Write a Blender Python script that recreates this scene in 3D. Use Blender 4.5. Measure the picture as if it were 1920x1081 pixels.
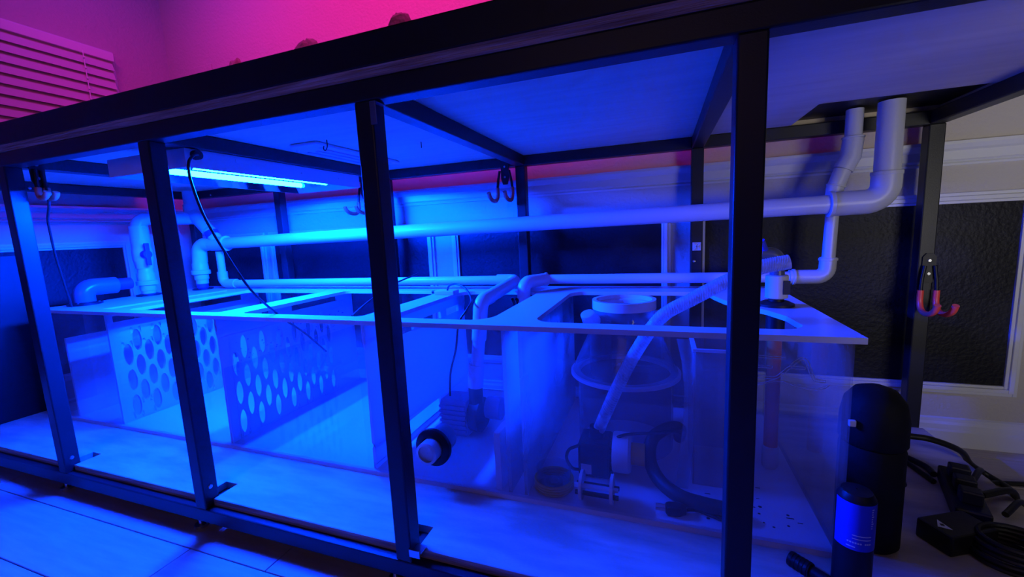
import bpy, bmesh, math, random
from mathutils import Vector, Matrix, noise as mnoise
random.seed(7)
for o in list(bpy.data.objects): bpy.data.objects.remove(o)
SC = bpy.context.scene
COL = SC.collection
V = Vector

# ------------------------------------------------------------------ camera, world, lights, exposure
cam = bpy.data.cameras.new('camera'); cam.sensor_width = 36.0; cam.lens = 784.0545 * 36 / 1920
cam.clip_start = .02
co = bpy.data.objects.new('camera', cam); COL.objects.link(co)
R = ((0.941712907, 0.333221069, -0.046265749), (0.002061198, -0.14323714, -0.989686225), (-0.336411284, 0.931904953, -0.135575098))
co.matrix_world = Matrix(((R[0][0], -R[1][0], -R[2][0], -0.09463693), (R[0][1], -R[1][1], -R[2][1], -0.66711913),
                          (R[0][2], -R[1][2], -R[2][2], 0.73209826), (0, 0, 0, 1)))
SC.camera = co
w = bpy.data.worlds.new('night'); SC.world = w; w.use_nodes = True
w.node_tree.nodes['Background'].inputs[0].default_value = (.10, .12, .55, 1)
w.node_tree.nodes['Background'].inputs[1].default_value = .012
SC.view_settings.view_transform = 'Standard'; SC.view_settings.look = 'None'
SC.view_settings.exposure = 0.0; SC.view_settings.gamma = 1.0; SC.view_settings.use_curve_mapping = False

def area(name, loc, target, size, power, color, sy=None, spread=math.pi):
    l = bpy.data.lights.new(name, 'AREA'); l.size = size; l.energy = power; l.color = color; l.spread = spread
    if sy: l.shape = 'RECTANGLE'; l.size_y = sy
    o = bpy.data.objects.new(name, l); COL.objects.link(o); o.location = loc
    o.rotation_euler = (V(target) - V(loc)).to_track_quat('-Z', 'Y').to_euler()
    return o
# pink grow lamp hanging over the stand, white room light to the right, added violet fill above the left end of the stand
R_ = math.radians
area('pink_lamp', (-1.15, .40, 2.15), (-1.3, 1.0, 1.42), 2.1, 12, (1.0, .016, .42), .2, R_(120))
area('pink_fill_back', (-.75, .74, 1.95), (-.75, .78, 1.0), 1.2, 1.0, (1.0, .016, .30), .1, R_(100))  # added fill: pink spill on the wall strip and chair rail behind the stand
area('room_light', (1.0, -.8, .62), (.95, 1.0, 1.0), .5, 2.35, (1.0, .96, .92), .35, R_(86))
area('far_room_lamp', (-.3, -2.7, 1.7), (-.6, .3, .7), 1.6, 2.6, (1.0, .62, .72), 1.0)
area('violet_fill', (-1.9, .40, 2.3), (-2.6, .6, 1.3), .3, 4.0, (.08, .03, 1.0), .3)  # added fill, no fixture: shifts the left wall from pink to purple
TUBE = 3900.0            # strength of the blue fluorescent tubes (they light the whole cabinet)
TUBE_COLOR = (.0001, .0285, 1.0)

# ------------------------------------------------------------------ materials
def nd(nt, t, **k):
    n = nt.nodes.new(t)
    for a, b in k.items(): setattr(n, a, b)
    return n
def mat(name, col, rough=.5, metal=0, col2=None, scale=20, stretch=(1, 1, 1), bump=0, bscale=60, detail=4, lo=.35, hi=.65, spec=.5, transl=0, emit=None):
    m = bpy.data.materials.new(name); m.use_nodes = True; nt = m.node_tree; b = nt.nodes['Principled BSDF']
    b.inputs['Base Color'].default_value = (*col, 1); b.inputs['Roughness'].default_value = rough
    b.inputs['Metallic'].default_value = metal; b.inputs['Specular IOR Level'].default_value = spec
    L = nt.links.new
    tc = nd(nt, 'ShaderNodeTexCoord'); mp = nd(nt, 'ShaderNodeMapping'); mp.inputs['Scale'].default_value = stretch
    L(tc.outputs['Object'], mp.inputs['Vector'])
    if col2:
        n = nd(nt, 'ShaderNodeTexNoise'); n.inputs['Scale'].default_value = scale; n.inputs['Detail'].default_value = detail
        L(mp.outputs[0], n.inputs['Vector'])
        r = nd(nt, 'ShaderNodeValToRGB'); r.color_ramp.elements[0].position = lo; r.color_ramp.elements[1].position = hi
        r.color_ramp.elements[0].color = (*col, 1); r.color_ramp.elements[1].color = (*col2, 1)
        L(n.outputs[0], r.inputs[0]); L(r.outputs[0], b.inputs['Base Color'])
    if bump:
        n2 = nd(nt, 'ShaderNodeTexNoise'); n2.inputs['Scale'].default_value = bscale; n2.inputs['Detail'].default_value = 3
        L(mp.outputs[0], n2.inputs['Vector'])
        bu = nd(nt, 'ShaderNodeBump'); bu.inputs['Strength'].default_value = bump; bu.inputs['Distance'].default_value = .01
        L(n2.outputs[0], bu.inputs['Height']); L(bu.outputs[0], b.inputs['Normal'])
    out = nt.nodes['Material Output']
    if transl:
        t = nd(nt, 'ShaderNodeBsdfTranslucent'); t.inputs[0].default_value = (*col, 1)
        mx = nd(nt, 'ShaderNodeMixShader'); mx.inputs[0].default_value = transl
        L(b.outputs[0], mx.inputs[1]); L(t.outputs[0], mx.inputs[2]); L(mx.outputs[0], out.inputs[0])
    if emit:
        b.inputs['Emission Color'].default_value = (*emit[0], 1); b.inputs['Emission Strength'].default_value = emit[1]
    return m
def clear(name, tint=(.96, .97, .98), haze=.06, gloss=1.0, nscale=6, rough=.03, hcol=(.8, .82, .85), streak=(1, 1, 1)):
    """clear plastic or water: straight transmission, Fresnel reflection, and a film of dust that scatters light"""
    m = bpy.data.materials.new(name); m.use_nodes = True; nt = m.node_tree; nt.nodes.remove(nt.nodes['Principled BSDF'])
    L = nt.links.new; out = nt.nodes['Material Output']
    tr = nd(nt, 'ShaderNodeBsdfTransparent'); tr.inputs[0].default_value = (*tint, 1)
    gl = nd(nt, 'ShaderNodeBsdfGlossy'); gl.inputs['Roughness'].default_value = rough
    fr = nd(nt, 'ShaderNodeFresnel'); ge = nd(nt, 'ShaderNodeNewGeometry'); io = nd(nt, 'ShaderNodeMapRange')
    io.inputs[3].default_value = 1.4; io.inputs[4].default_value = 1 / 1.4     # same reflectance from both sides of the sheet
    L(ge.outputs['Backfacing'], io.inputs[0]); L(io.outputs[0], fr.inputs[0])
    mu = nd(nt, 'ShaderNodeMath', operation='MULTIPLY'); mu.inputs[1].default_value = gloss; L(fr.outputs[0], mu.inputs[0])
    m1 = nd(nt, 'ShaderNodeMixShader'); L(mu.outputs[0], m1.inputs[0]); L(tr.outputs[0], m1.inputs[1]); L(gl.outputs[0], m1.inputs[2])
    di = nd(nt, 'ShaderNodeBsdfDiffuse'); di.inputs[0].default_value = (*hcol, 1)
    tl = nd(nt, 'ShaderNodeBsdfTranslucent'); tl.inputs[0].default_value = (*hcol, 1)
    m2 = nd(nt, 'ShaderNodeMixShader'); m2.inputs[0].default_value = .5; L(di.outputs[0], m2.inputs[1]); L(tl.outputs[0], m2.inputs[2])
    n = nd(nt, 'ShaderNodeTexNoise'); n.inputs['Scale'].default_value = nscale; n.inputs['Detail'].default_value = 3
    tc = nd(nt, 'ShaderNodeTexCoord'); mp = nd(nt, 'ShaderNodeMapping'); mp.inputs['Scale'].default_value = streak
    L(tc.outputs['Object'], mp.inputs[0]); L(mp.outputs[0], n.inputs['Vector'])
    mr = nd(nt, 'ShaderNodeMapRange'); mr.inputs[1].default_value = .3; mr.inputs[2].default_value = .7
    mr.inputs[3].default_value = haze * .6; mr.inputs[4].default_value = haze * 1.4; L(n.outputs[0], mr.inputs[0])
    m3 = nd(nt, 'ShaderNodeMixShader'); L(mr.outputs[0], m3.inputs[0]); L(m1.outputs[0], m3.inputs[1]); L(m2.outputs[0], m3.inputs[2])
    L(m3.outputs[0], out.inputs[0])
    return m
def glow(name, col, s):
    m = bpy.data.materials.new(name); m.use_nodes = True; nt = m.node_tree; nt.nodes.remove(nt.nodes['Principled BSDF'])
    e = nd(nt, 'ShaderNodeEmission'); e.inputs[0].default_value = (*col, 1); e.inputs[1].default_value = s
    nt.links.new(e.outputs[0], nt.nodes['Material Output'].inputs[0]); return m

M = dict(
    steel=mat('black_powder_coat', (.013, .013, .015), .42, bump=.05, bscale=400, spec=.38),
    ply=mat('birch_plywood', (.60, .50, .37), .75, col2=(.66, .56, .42), scale=5, stretch=(1, 8, 8), bump=.05),
    plybot=mat('worn_plywood', (.42, .37, .29), .7, col2=(.62, .55, .44), scale=6, stretch=(1, 4, 4), bump=.1, bscale=90),
    plyedge=mat('plywood_edge', (.26, .16, .10), .85, col2=(.60, .42, .30), scale=34, stretch=(.15, 1, 3), bump=.5, bscale=70),
    wall=mat('textured_wall', (.50, .47, .43), .8, bump=.3, bscale=85),
    wains=mat('dark_wainscot', (.007, .007, .010), .5, col2=(.035, .035, .042), scale=2.6, lo=.52, hi=.78, bump=.22, bscale=95, spec=.22),
    trim=mat('white_trim', (.62, .63, .66), .45, bump=.05),
    plank=mat('floor_plank', (.42, .36, .31), .42, col2=(.50, .44, .39), scale=7, stretch=(1, 9, 1), bump=.06, bscale=50),
    grout=mat('dark_grout', (.05, .045, .04), .9, bump=.1),
    white=mat('white_acrylic', (.80, .81, .83), .28, transl=.42, bump=.02, bscale=10),
    rim=mat('white_rim_acrylic', (.66, .67, .69), .25, bump=.02, bscale=10),
    pvc=mat('white_pvc', (.56, .57, .59), .35, bump=.02),
    grey=mat('grey_pvc', (.10, .11, .14), .28, bump=.02),
    purple=mat('purple_primer', (.16, .05, .62), .4, bump=.02),
    clearfront=clear('dusty_clear_acrylic', haze=.085, nscale=3, streak=(1, 1, .6)),
    hazy=clear('hazy_acrylic', haze=.30, nscale=3),
    clear=clear('clear_acrylic', haze=.05, nscale=4),
    skim=clear('skimmer_acrylic', (.90, .93, .97), haze=.12, nscale=4),
    edge=mat('frosted_acrylic_edge', (.70, .73, .78), .35, transl=.5, bump=.02),
    water=clear('sump_water', (.88, .94, .97), haze=.03, nscale=3, rough=.01),
    black=mat('black_plastic', (.009, .009, .011), .45, bump=.05, spec=.35),
    soot=mat('matt_black', (.006, .006, .007), .7, bump=.1, spec=.2),
    rubber=mat('black_rubber', (.009, .009, .011), .5, bump=.06),
    red=mat('red_vinyl', (.88, .085, .055), .38, bump=.03),
    orange=mat('orange_vinyl', (.90, .20, .12), .38, bump=.03),
    amber=mat('amber_tube', (.90, .21, .05), .35, col2=(.70, .14, .03), scale=14, bump=.03, transl=.2),
    yellow=mat('yellow_coil', (.62, .40, .06), .4, bump=.05),
    pumpblue=mat('blue_pump', (.20, .25, .38), .45, bump=.03),
    offwhite=mat('offwhite_plastic', (.62, .60, .56), .5, bump=.04),
    housing=mat('white_enamel', (.70, .71, .74), .4, bump=.02),
    mirror=mat('bright_reflector', (.62, .63, .65), .07, metal=1, bump=.04, bscale=14),
    tube=glow('blue_lamp_tube', TUBE_COLOR, TUBE),
    metal=mat('bare_metal', (.55, .55, .56), .3, metal=1, bump=.05),
    rock=mat('grey_rock', (.20, .19, .18), .9, col2=(.34, .32, .30), scale=12, bump=.9, bscale=25),
    label=mat('blue_glow_label', (.03, .05, .55), .4, bump=.02),  # blue glow of the light put into the label colour
    print=mat('white_print', (.75, .75, .75), .5, bump=.02),
    ink=mat('dark_ink', (.02, .02, .02), .6, bump=.02),
    blind=mat('blind_vinyl', (.60, .57, .58), .5, bump=.03),
    hose=clear('braided_clear_hose', (.80, .84, .88), haze=.62, nscale=60),
    film=clear('thin_plastic_film', (.9, .92, .95), haze=.20, nscale=5),
)

# ------------------------------------------------------------------ mesh builder
class MB:
    def __init__(s): s.v = []; s.f = []; s.sm = []
    def add(s, vs, fs, smooth=False):
        k = len(s.v); s.v += [tuple(p) for p in vs]
        for f in fs: s.f.append([i + k for i in f]); s.sm.append(smooth)
        return s
    def box(s, x0, x1, y0, y1, z0, z1, T=None):
        p = [V((x, y, z)) for x in (x0, x1) for y in (y0, y1) for z in (z0, z1)]
        if T: p = [T @ q for q in p]
        return s.add(p, [(0, 1, 3, 2), (4, 6, 7, 5), (0, 4, 5, 1), (2, 3, 7, 6), (0, 2, 6, 4), (1, 5, 7, 3)])
    def prism(s, poly, h0, h1, axis='Z'):
        """polygon extruded along an axis; poly in the other two axes (XY, XZ for Y, YZ for X)"""
        def P(a, b, h): return (a, b, h) if axis == 'Z' else ((a, h, b) if axis == 'Y' else (h, a, b))
        n = len(poly); vs = [P(a, b, h0) for a, b in poly] + [P(a, b, h1) for a, b in poly]
        fs = [list(range(n))[::-1], list(range(n, 2 * n))] + [(i, (i + 1) % n, n + (i + 1) % n, n + i) for i in range(n)]
        return s.add(vs, fs)
    def tube(s, path, r, n=12, caps=True, closed=False):
        P = [V(p) for p in path]; m = len(P); rs = r if isinstance(r, (list, tuple)) else [r] * m
        ts = []
        for i in range(m):
            if closed: t = P[(i + 1) % m] - P[i - 1]
            else: t = (P[min(i + 1, m - 1)] - P[max(i - 1, 0)])
            ts.append(t.normalized())
        a = V((0, 0, 1)) if abs(ts[0].z) < .9 else V((1, 0, 0))
        u = (a - ts[0] * a.dot(ts[0])).normalized(); vs = []
        for i in range(m):
            u = (u - ts[i] * u.dot(ts[i])).normalized(); q = ts[i].cross(u)
            for k in range(n):
                an = 2 * math.pi * k / n; vs.append(P[i] + (u * math.cos(an) + q * math.sin(an)) * rs[i])
        fs = []
        for i in range(m if closed else m - 1):
            j = (i + 1) % m
            for k in range(n): fs.append((i * n + k, i * n + (k + 1) % n, j * n + (k + 1) % n, j * n + k))
        s.add(vs, fs, True)
        if caps and not closed:
            k = len(s.v) - m * n
            s.f.append([k + i for i in range(n)][::-1]); s.sm.append(False)
            s.f.append([k + (m - 1) * n + i for i in range(n)]); s.sm.append(False)
        return s
    def cyl(s, a, b, r, r2=None, n=20): return s.tube([a, b], [r, r if r2 is None else r2], n)
    def lathe(s, c, prof, axis='Z', n=32, closed=False):
        vs = []; fs = []; m = len(prof)
        for r, h in prof:
            for k in range(n):
                an = 2 * math.pi * k / n; x, y = r * math.cos(an), r * math.sin(an)
                d = {'Z': (x, y, h), 'X': (h, x, y), 'Y': (x, h, y)}[axis]; vs.append(V(c) + V(d))
        for i in range(m if closed else m - 1):
            j = (i + 1) % m
            for k in range(n): fs.append((i * n + k, i * n + (k + 1) % n, j * n + (k + 1) % n, j * n + k))
        return s.add(vs, fs, True)
    def build(s, name, m, parent=None, bevel=0, solid=0, merge=False, autosmooth=True):
        me = bpy.data.meshes.new(name); me.from_pydata(s.v, [], s.f)
        me.polygons.foreach_set('use_smooth', s.sm)
        bm = bmesh.new(); bm.from_mesh(me)
        if merge: bmesh.ops.remove_doubles(bm, verts=bm.verts, dist=1e-5)
        bmesh.ops.recalc_face_normals(bm, faces=bm.faces)
        for e in bm.edges:
            if len(e.link_faces) == 2 and e.calc_face_angle(0) > .7: e.smooth = False
        bm.to_mesh(me); bm.free()
        me.materials.append(M[m] if isinstance(m, str) else m)
        o = bpy.data.objects.new(name, me); COL.objects.link(o)
        if parent is not None:
            o.parent = parent; o.matrix_parent_inverse = parent.matrix_world.inverted()
        if bevel:
            b = o.modifiers.new('bevel', 'BEVEL'); b.width = bevel; b.segments = 2; b.limit_method = 'ANGLE'; b.angle_limit = .7
        if solid:
            d = o.modifiers.new('solid', 'SOLIDIFY'); d.thickness = solid; d.offset = 0
        return o
def smooth(pts, k=8):
    P = [V(p) for p in pts]; P = [P[0] * 2 - P[1]] + P + [P[-1] * 2 - P[-2]]; out = []
    for i in range(1, len(P) - 2):
        a, b, c, d = P[i - 1:i + 3]
        for j in range(k):
            t = j / k
            out.append(.5 * (2 * b + (c - a) * t + (2 * a - 5 * b + 4 * c - d) * t * t + (3 * b - a - 3 * c + d) * t ** 3))
    return out + [P[-2]]
def elbow(a, c, b, rad, k=8):
    """path from a to b turning round corner c with the given bend radius"""
    a, c, b = V(a), V(c), V(b); d1 = (a - c).normalized(); d2 = (b - c).normalized()
    half = d1.angle(d2) / 2; t = rad / math.tan(half) if half > .01 else 0
    p, q = c + d1 * t, c + d2 * t; ctr = c + (d1 + d2).normalized() * (rad / math.sin(half)); out = [a]
    for i in range(k + 1):
        s = i / k; out.append(ctr + ((p - ctr) * (1 - s) + (q - ctr) * s).normalized() * rad)
    return out + [b]
def thing(name, label, cat, loc=(0, 0, 0), group=None):
    o = bpy.data.objects.new(name, None); COL.objects.link(o); o.location = loc; o.empty_display_size = .05
    o['label'] = label; o['category'] = cat
    if group: o['group'] = group
    bpy.context.view_layer.update()
    return o
def tag(o, label, cat, group=None):
    o['label'] = label; o['category'] = cat
    if group: o['group'] = group
    return o
def struct(o): o['kind'] = 'structure'; return o
def stuff(o): o['kind'] = 'stuff'; return o
def twin(o, parent, d):
    c = o.copy(); COL.objects.link(c); c.parent = parent; c.matrix_parent_inverse = o.matrix_parent_inverse.copy(); c.location = o.location + V(d)
    return c

# ------------------------------------------------------------------ room
FZ = -.02
floor = struct(MB().box(-2.7, 3.2, -3.2, 1.1, -.10, FZ - .004).build('floor', 'grout'))
pm = None
for r in range(-17, 7):
    y0 = -.048 + .1635 * r
    off = (-1.207 if r % 2 else -.957)
    for k in range(-2, 4):
        x0 = off + 1.2 * k
        if x0 + 1.2 < -2.62 or x0 > 3.1: continue
        a, b = max(x0, -2.62), x0 + 1.2
        full = a == x0
        if full and pm:
            o = pm.copy(); COL.objects.link(o); o.location = (x0, y0, 0)
        else:
            o = MB().box(0, b - a - .003, 0, .1605, FZ - .012, FZ).build('plank', 'plank', floor, bevel=.0012); o.location = (a, y0, 0)
            if full: pm = o
WX, WY = -2.62, 1.0
wall = struct(MB().box(WX - .1, 3.2, WY, WY + .1, FZ - .01, 2.9).build('wall_back', 'wall'))
wall_l = struct(MB().box(WX - .1, WX, -3.2, WY, FZ - .01, 2.9).build('wall_left', 'wall'))
# chair rail and baseboard profiles (depth off the wall, height)
RAIL = [(0, .866), (.006, .866), (.008, .872), (.004, .877), (.010, .883), (.010, .908), (.016, .914), (.022, .926), (.022, .935), (0, .935)]
BASE = [(0, FZ), (.014, FZ), (.014, .030), (.010, .036), (.010, .052), (.006, .060), (.006, .070), (0, .074)]
def along_back(prof, x0, x1, name): return struct(MB().prism([(WY - d, z) for d, z in prof], x0, x1, 'X').build(name, 'trim'))
def along_left(prof, y0, y1, name): return struct(MB().prism([(WX + d, z) for d, z in prof], y0, y1, 'Y').build(name, 'trim'))
along_back(RAIL, WX + .022, 3.2, 'trim_1'); along_left(RAIL, -3.2, WY, 'trim_2')
along_back(BASE, WX + .014, 3.2, 'baseboard_back'); along_left(BASE, -3.2, WY, 'baseboard_left')
def frame(plane, u0, u1, z0, z1, name, wid=.033):
    """picture-frame moulding round a dark panel; u runs along the wall"""
    mb = MB()
    steps = [(0, .0, .012), (.010, .012, .017), (.020, .017, .013), (.027, .013, .006)]
    for i, (o, d, _) in enumerate([(0, .009, 0), (.011, .016, 0), (.024, .011, 0)]):
        e = [.011, .024, wid][i]
        rects = [(u0 + o, u0 + e, z0 + o, z1 - o), (u1 - e, u1 - o, z0 + o, z1 - o), (u0 + e, u1 - e, z0 + o, z0 + e), (u0 + e, u1 - e, z1 - e, z1 - o)]
        for a, b, c, dd in rects:
            if plane == 'back': mb.box(a, b, WY - d, WY, c, dd)
            else: mb.box(WX, WX + d, a, b, c, dd)
    struct(mb.build(name, 'trim', bevel=.002))
    p = MB()
    if plane == 'back': p.box(u0 + wid - .002, u1 - wid + .002, WY - .003, WY, z0 + wid - .002, z1 - wid + .002).build('panel', 'wains', wall)
    else: p.box(WX, WX + .003, u0 + wid - .002, u1 - wid + .002, z0 + wid - .002, z1 - wid + .002).build('panel', 'wains', wall_l)
for i, (a, b) in enumerate([(-2.60, -2.072), (-2.041, -1.055), (-.966, -.062), (.020, .930), (1.03, 1.95)]):
    frame('back', a, b, .157, .785, 'trim_%d' % (i + 3))
frame('left', .06, .685, .157, .775, 'trim_8'); frame('left', -1.0, -.03, .157, .775, 'trim_9')
tag(MB().box(-2.445, -2.29, WY - .006, WY, 1.56, 1.662).build('wall_plate', 'wall', bevel=.002), 'blank cover plate on the pink wall, just above the black top edge', 'cover plate')
# window with a slatted blind on the left wall
win = struct(MB().box(WX, WX + .012, -.75, .745, 1.0, 1.68).build('window_1', 'trim', bevel=.003))
bl = thing('window_blind', 'horizontal slatted blind over the window on the pink and purple wall', 'blind', (WX + .03, 0, 1.66))
MB().box(WX + .013, WX + .045, -.73, .727, 1.625, 1.664).build('headrail', 'print', bl, bevel=.002)
s0 = None
for k in range(15):
    if s0: twin(s0, bl, (0, 0, -.0425 * k))
    else:
        T = Matrix.Translation((WX + .036, 0, 1.605)) @ Matrix.Rotation(math.radians(74), 4, 'Y')
        s0 = MB().box(-.024, .024, -.72, .722, -.0014, .0014, T).build('slat', 'blind', bl)
MB().tube([(WX + .062, .60, 1.63), (WX + .064, .60, 1.05)], .0016, 6).build('cord', 'print', bl)
for z in (1.60, 1.555, 1.51, 1.465, 1.42): MB().lathe((WX + .064, .60, z), [(.0005, -.006), (.0045, -.003), (.0045, .003), (.0005, .006)], n=8).build('bead', 'print', bl)

# ------------------------------------------------------------------ steel stand
PX = [-2.497, -1.873, -1.249, -.6267, 0, .6237]
W_ = .0381; YB = .9045
st = thing('aquarium_stand', 'long black welded steel stand of square tubes carrying the tank', 'stand', (-.9, .47, FZ))
B = .003
for i, x in enumerate(PX):
    MB().box(x, x + W_, 0, W_, .0495, .9785).build('post', 'steel', st, bevel=B)
    MB().box(x, x + W_, YB, YB + W_, .0495, .9785).build('post', 'steel', st, bevel=B)
    MB().box(x, x + W_, W_, YB, .978, 1.0159).build('cross_beam', 'steel', st, bevel=B)
    MB().box(x, x + W_, W_, YB, .012, .050).build('cross_beam', 'steel', st, bevel=B)
    for y in (.019, YB + .019):
        MB().lathe((x - .02, y, FZ), [(.001, 0), (.017, 0), (.017, .008), (.006, .010), (.006, .033), (.001, .033)], n=16).build('leveling_foot', 'metal', st)
L0, L1 = PX[0], PX[-1] + W_
for y in (0, YB):
    MB().box(L0, L1, y, y + W_, .978, 1.016).build('top_rail', 'steel', st, bevel=B)
    MB().box(L0, L1, y, y + W_, .012, .050).build('bottom_rail', 'steel', st, bevel=B)
# small fixings on the stand
c = MB(); c.box(-.592, -.579, -.0025, 0, .935, .974).box(-.592, -.579, -.0025, .03, .9735, .976); o = c.build('angle_bracket', 'grey', st, bevel=.001)
c = MB(); c.box(-.592, -.566, .002, .028, .0695, .075).box(-.592, -.566, -.002, .002, .066, .084); c.build('angle_bracket', 'metal', st, bevel=.001)
for x, y, z in ((-1.2105, .019, .105), (-1.8345, .019, .094), (-2.459, .3, .99)):
    MB().lathe((x, y, z), [(.0005, .003), (.005, .002), (.006, 0)], 'X', 10).build('bolt_head', 'metal', st)
for x, z in ((.642, .575), (.012, .60), (-2.30, .99), (-2.48, .95)):
    MB().lathe((x, YB, z), [(.0005, -.003), (.004, -.002), (.005, 0)], 'Y', 10).build('bolt_head', 'metal', st)
cm = MB(); cm.box(.006, .033, YB - .003, YB, .637, .665)
for a in (-1, 1):
    T = Matrix.Translation((.0195, YB - .003, .651)) @ Matrix.Rotation(a * math.pi / 4, 4, 'Y'); cm.box(-.017, .017, -.003, .001, -.002, .002, T)
cm.build('cable_tie_mount', 'offwhite', st)

# plywood sheets and the black tank base on top
pl = thing('plywood_sheet', 'plywood sheet sandwiched between the steel frame and the black tank base', 'plywood', (-.9, .47, 1.016))
h0 = MB()
HX0, HX1, HY0, HY1 = .283, .66, .655, .938
h0.box(-2.50, HX0, .004, .945, 1.0162, 1.035).box(HX1, .67, .004, .945, 1.0162, 1.035)
h0.box(HX0, HX1, .004, HY0, 1.0162, 1.035).box(HX0, HX1, HY1, .945, 1.0162, 1.035)
h0.build('board', 'ply', pl)
MB().box(-2.50, .67, .0, .004, 1.0162, 1.035).build('edge_strip', 'plyedge', pl)
tb = MB().box(-2.50, .672, 0, .945, 1.0352, 1.094).build('tank_base', 'black', bevel=.003)
tag(tb, 'black tank base band running along the top of the stand', 'tank base')
def rock(x, y, z, s, seed, label):
    bm = bmesh.new(); bmesh.ops.create_icosphere(bm, subdivisions=4, radius=1)
    for v in bm.verts:
        p = v.co.copy(); n = mnoise.noise(p * 1.3 + V((seed, 0, 0))) * .45 + mnoise.noise(p * 3.1 + V((0, seed, 0))) * .18
        p *= (1 + n); p.z = p.z * 1 if p.z > 0 else p.z * .35
        t = max(0, p.z); p.x *= 1 - .42 * min(t, 1); p.y *= 1 - .42 * min(t, 1); v.co = V((p.x * s[0], p.y * s[1], p.z * s[2]))
    zm = min(v.co.z for v in bm.verts); zx = max(v.co.z for v in bm.verts); hh = s[3]
    for v in bm.verts: v.co.z = (v.co.z - zm) / (zx - zm) * hh
    me = bpy.data.meshes.new('rock'); bm.to_mesh(me); bm.free(); me.materials.append(M['rock'])
    o = bpy.data.objects.new('rock', me); COL.objects.link(o); o.location = (x, y, z)
    return tag(o, label, 'rock', 'rocks on the tank base')
rock(-.81, .5, 1.0935, (.14, .12, .2, .302), 1.3, 'biggest grey rock tip above the black band, nearest the ceiling edge')
rock(-1.19, .5, 1.0935, (.16, .13, .2, .296), 4.1, 'second grey rock tip peeking above the black band, left of the biggest')
rock(-1.515, .5, 1.0935, (.10, .10, .2, .289), 7.7, 'small low grey rock tip peeking above the black band, near the window blind')
pb = thing('plywood_sheet', 'bottom plywood sheet notched around the posts, under the acrylic sump', 'plywood', (-.9, .5, .05))
NZ = .0505; PT = .069
b = MB().box(-2.60, .67, .0885, .9044, NZ, PT)
xs = [-2.60] + [q for x in PX for q in (x - .004, x + W_ + .003)]
for i in range(0, len(xs) - 1, 2): b.box(xs[i], xs[i + 1], .0235, .0885, NZ, PT)
b.build('board', 'plybot', pb)
e = MB()
for i in range(0, len(xs) - 1, 2): e.box(xs[i], xs[i + 1], .0205, .0235, NZ, PT)
e.build('edge_strip', 'plyedge', pb)
bp = MB().box(-2.568, -2.555, .03, .285, PT, .728).build('end_panel', 'black', bevel=.002)
tag(bp, 'upright black panel standing on the plywood at the far end of the stand', 'panel')

# ------------------------------------------------------------------ acrylic sump
su = thing('acrylic_sump', 'long acrylic sump tank with white baffles and rim on the plywood shelf', 'sump', (-1.08, .55, PT))
SX0, SX1, SY0, SY1, SZ0, SZ1 = -2.39, .236, .230, .872, PT, .504
MB().box(SX0, SX1, SY0, SY1, SZ0, SZ0 + .012).build('bottom_panel', 'rim', su)
MB().box(SX0, SX1, SY0, SY0 + .010, SZ0 + .012, SZ1).build('front_panel', 'clearfront', su)
MB().box(SX0, SX1, SY1 - .010, SY1, SZ0 + .012, SZ1).build('back_panel', 'clear', su)
for x in (SX0, SX1 - .010): MB().box(x, x + .010, SY0 + .010, SY1 - .010, SZ0 + .012, SZ1).build('end_panel', 'clearfront', su)
r = MB(); RZ0, RZ1 = .504, .516; FYI, BYI = .268, .748
r.box(-2.40, .25, .219, FYI, RZ0, RZ1).box(-2.40, .25, BYI, .882, RZ0, RZ1)
for x0, x1 in ((-2.40, -2.062), (-2.005, -1.915), (-1.445, -1.345), (-.885, -.80), (-.50, -.385), (.176, .25)): r.box(x0, x1, FYI, BYI, RZ0, RZ1)
def fillet(cx, cy, sx, sy, rad):
    pts = [(cx, cy)] + [(cx + sx * (rad - rad * math.sin(a)), cy + sy * (rad - rad * math.cos(a))) for a in [i * math.pi / 16 for i in range(9)]]
    r.prism(pts, RZ0, RZ1)
for x0, x1, rad in ((-.80, -.50, .06), (-.385, .176, .05), (-1.345, -.885, .02), (-1.915, -1.445, .02)):
    for cx, sx in ((x0, 1), (x1, -1)):
        for cy, sy in ((FYI, 1), (BYI, -1)): fillet(cx, cy, sx, sy, rad)
tabp = [(.176, .30), (.168, .40), (.144, .467), (.105, .53), (.07, .60), (.05, .68), (.04, BYI), (.176, BYI)]
r.prism(tabp, RZ0, RZ1)
r.build('rim', 'rim', su, bevel=.002)
def rects(mb, X, lst):
    for y0, y1, z0, z1 in lst:
        if y1 - y0 > 1e-4 and z1 - z0 > 1e-4: mb.add([(X, y0, z0), (X, y1, z0), (X, y1, z1), (X, y0, z1)], [(0, 1, 2, 3)])
def slot_zone(mb, X, y0, y1, z0, z1, slots, s0, s1):
    rects(mb, X, [(y0, y1, z0, s0), (y0, y1, s1, z1)]); a = y0
    for p, q in slots: rects(mb, X, [(a, p, s0, s1)]); a = q
    rects(mb, X, [(a, y1, s0, s1)])
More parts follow.
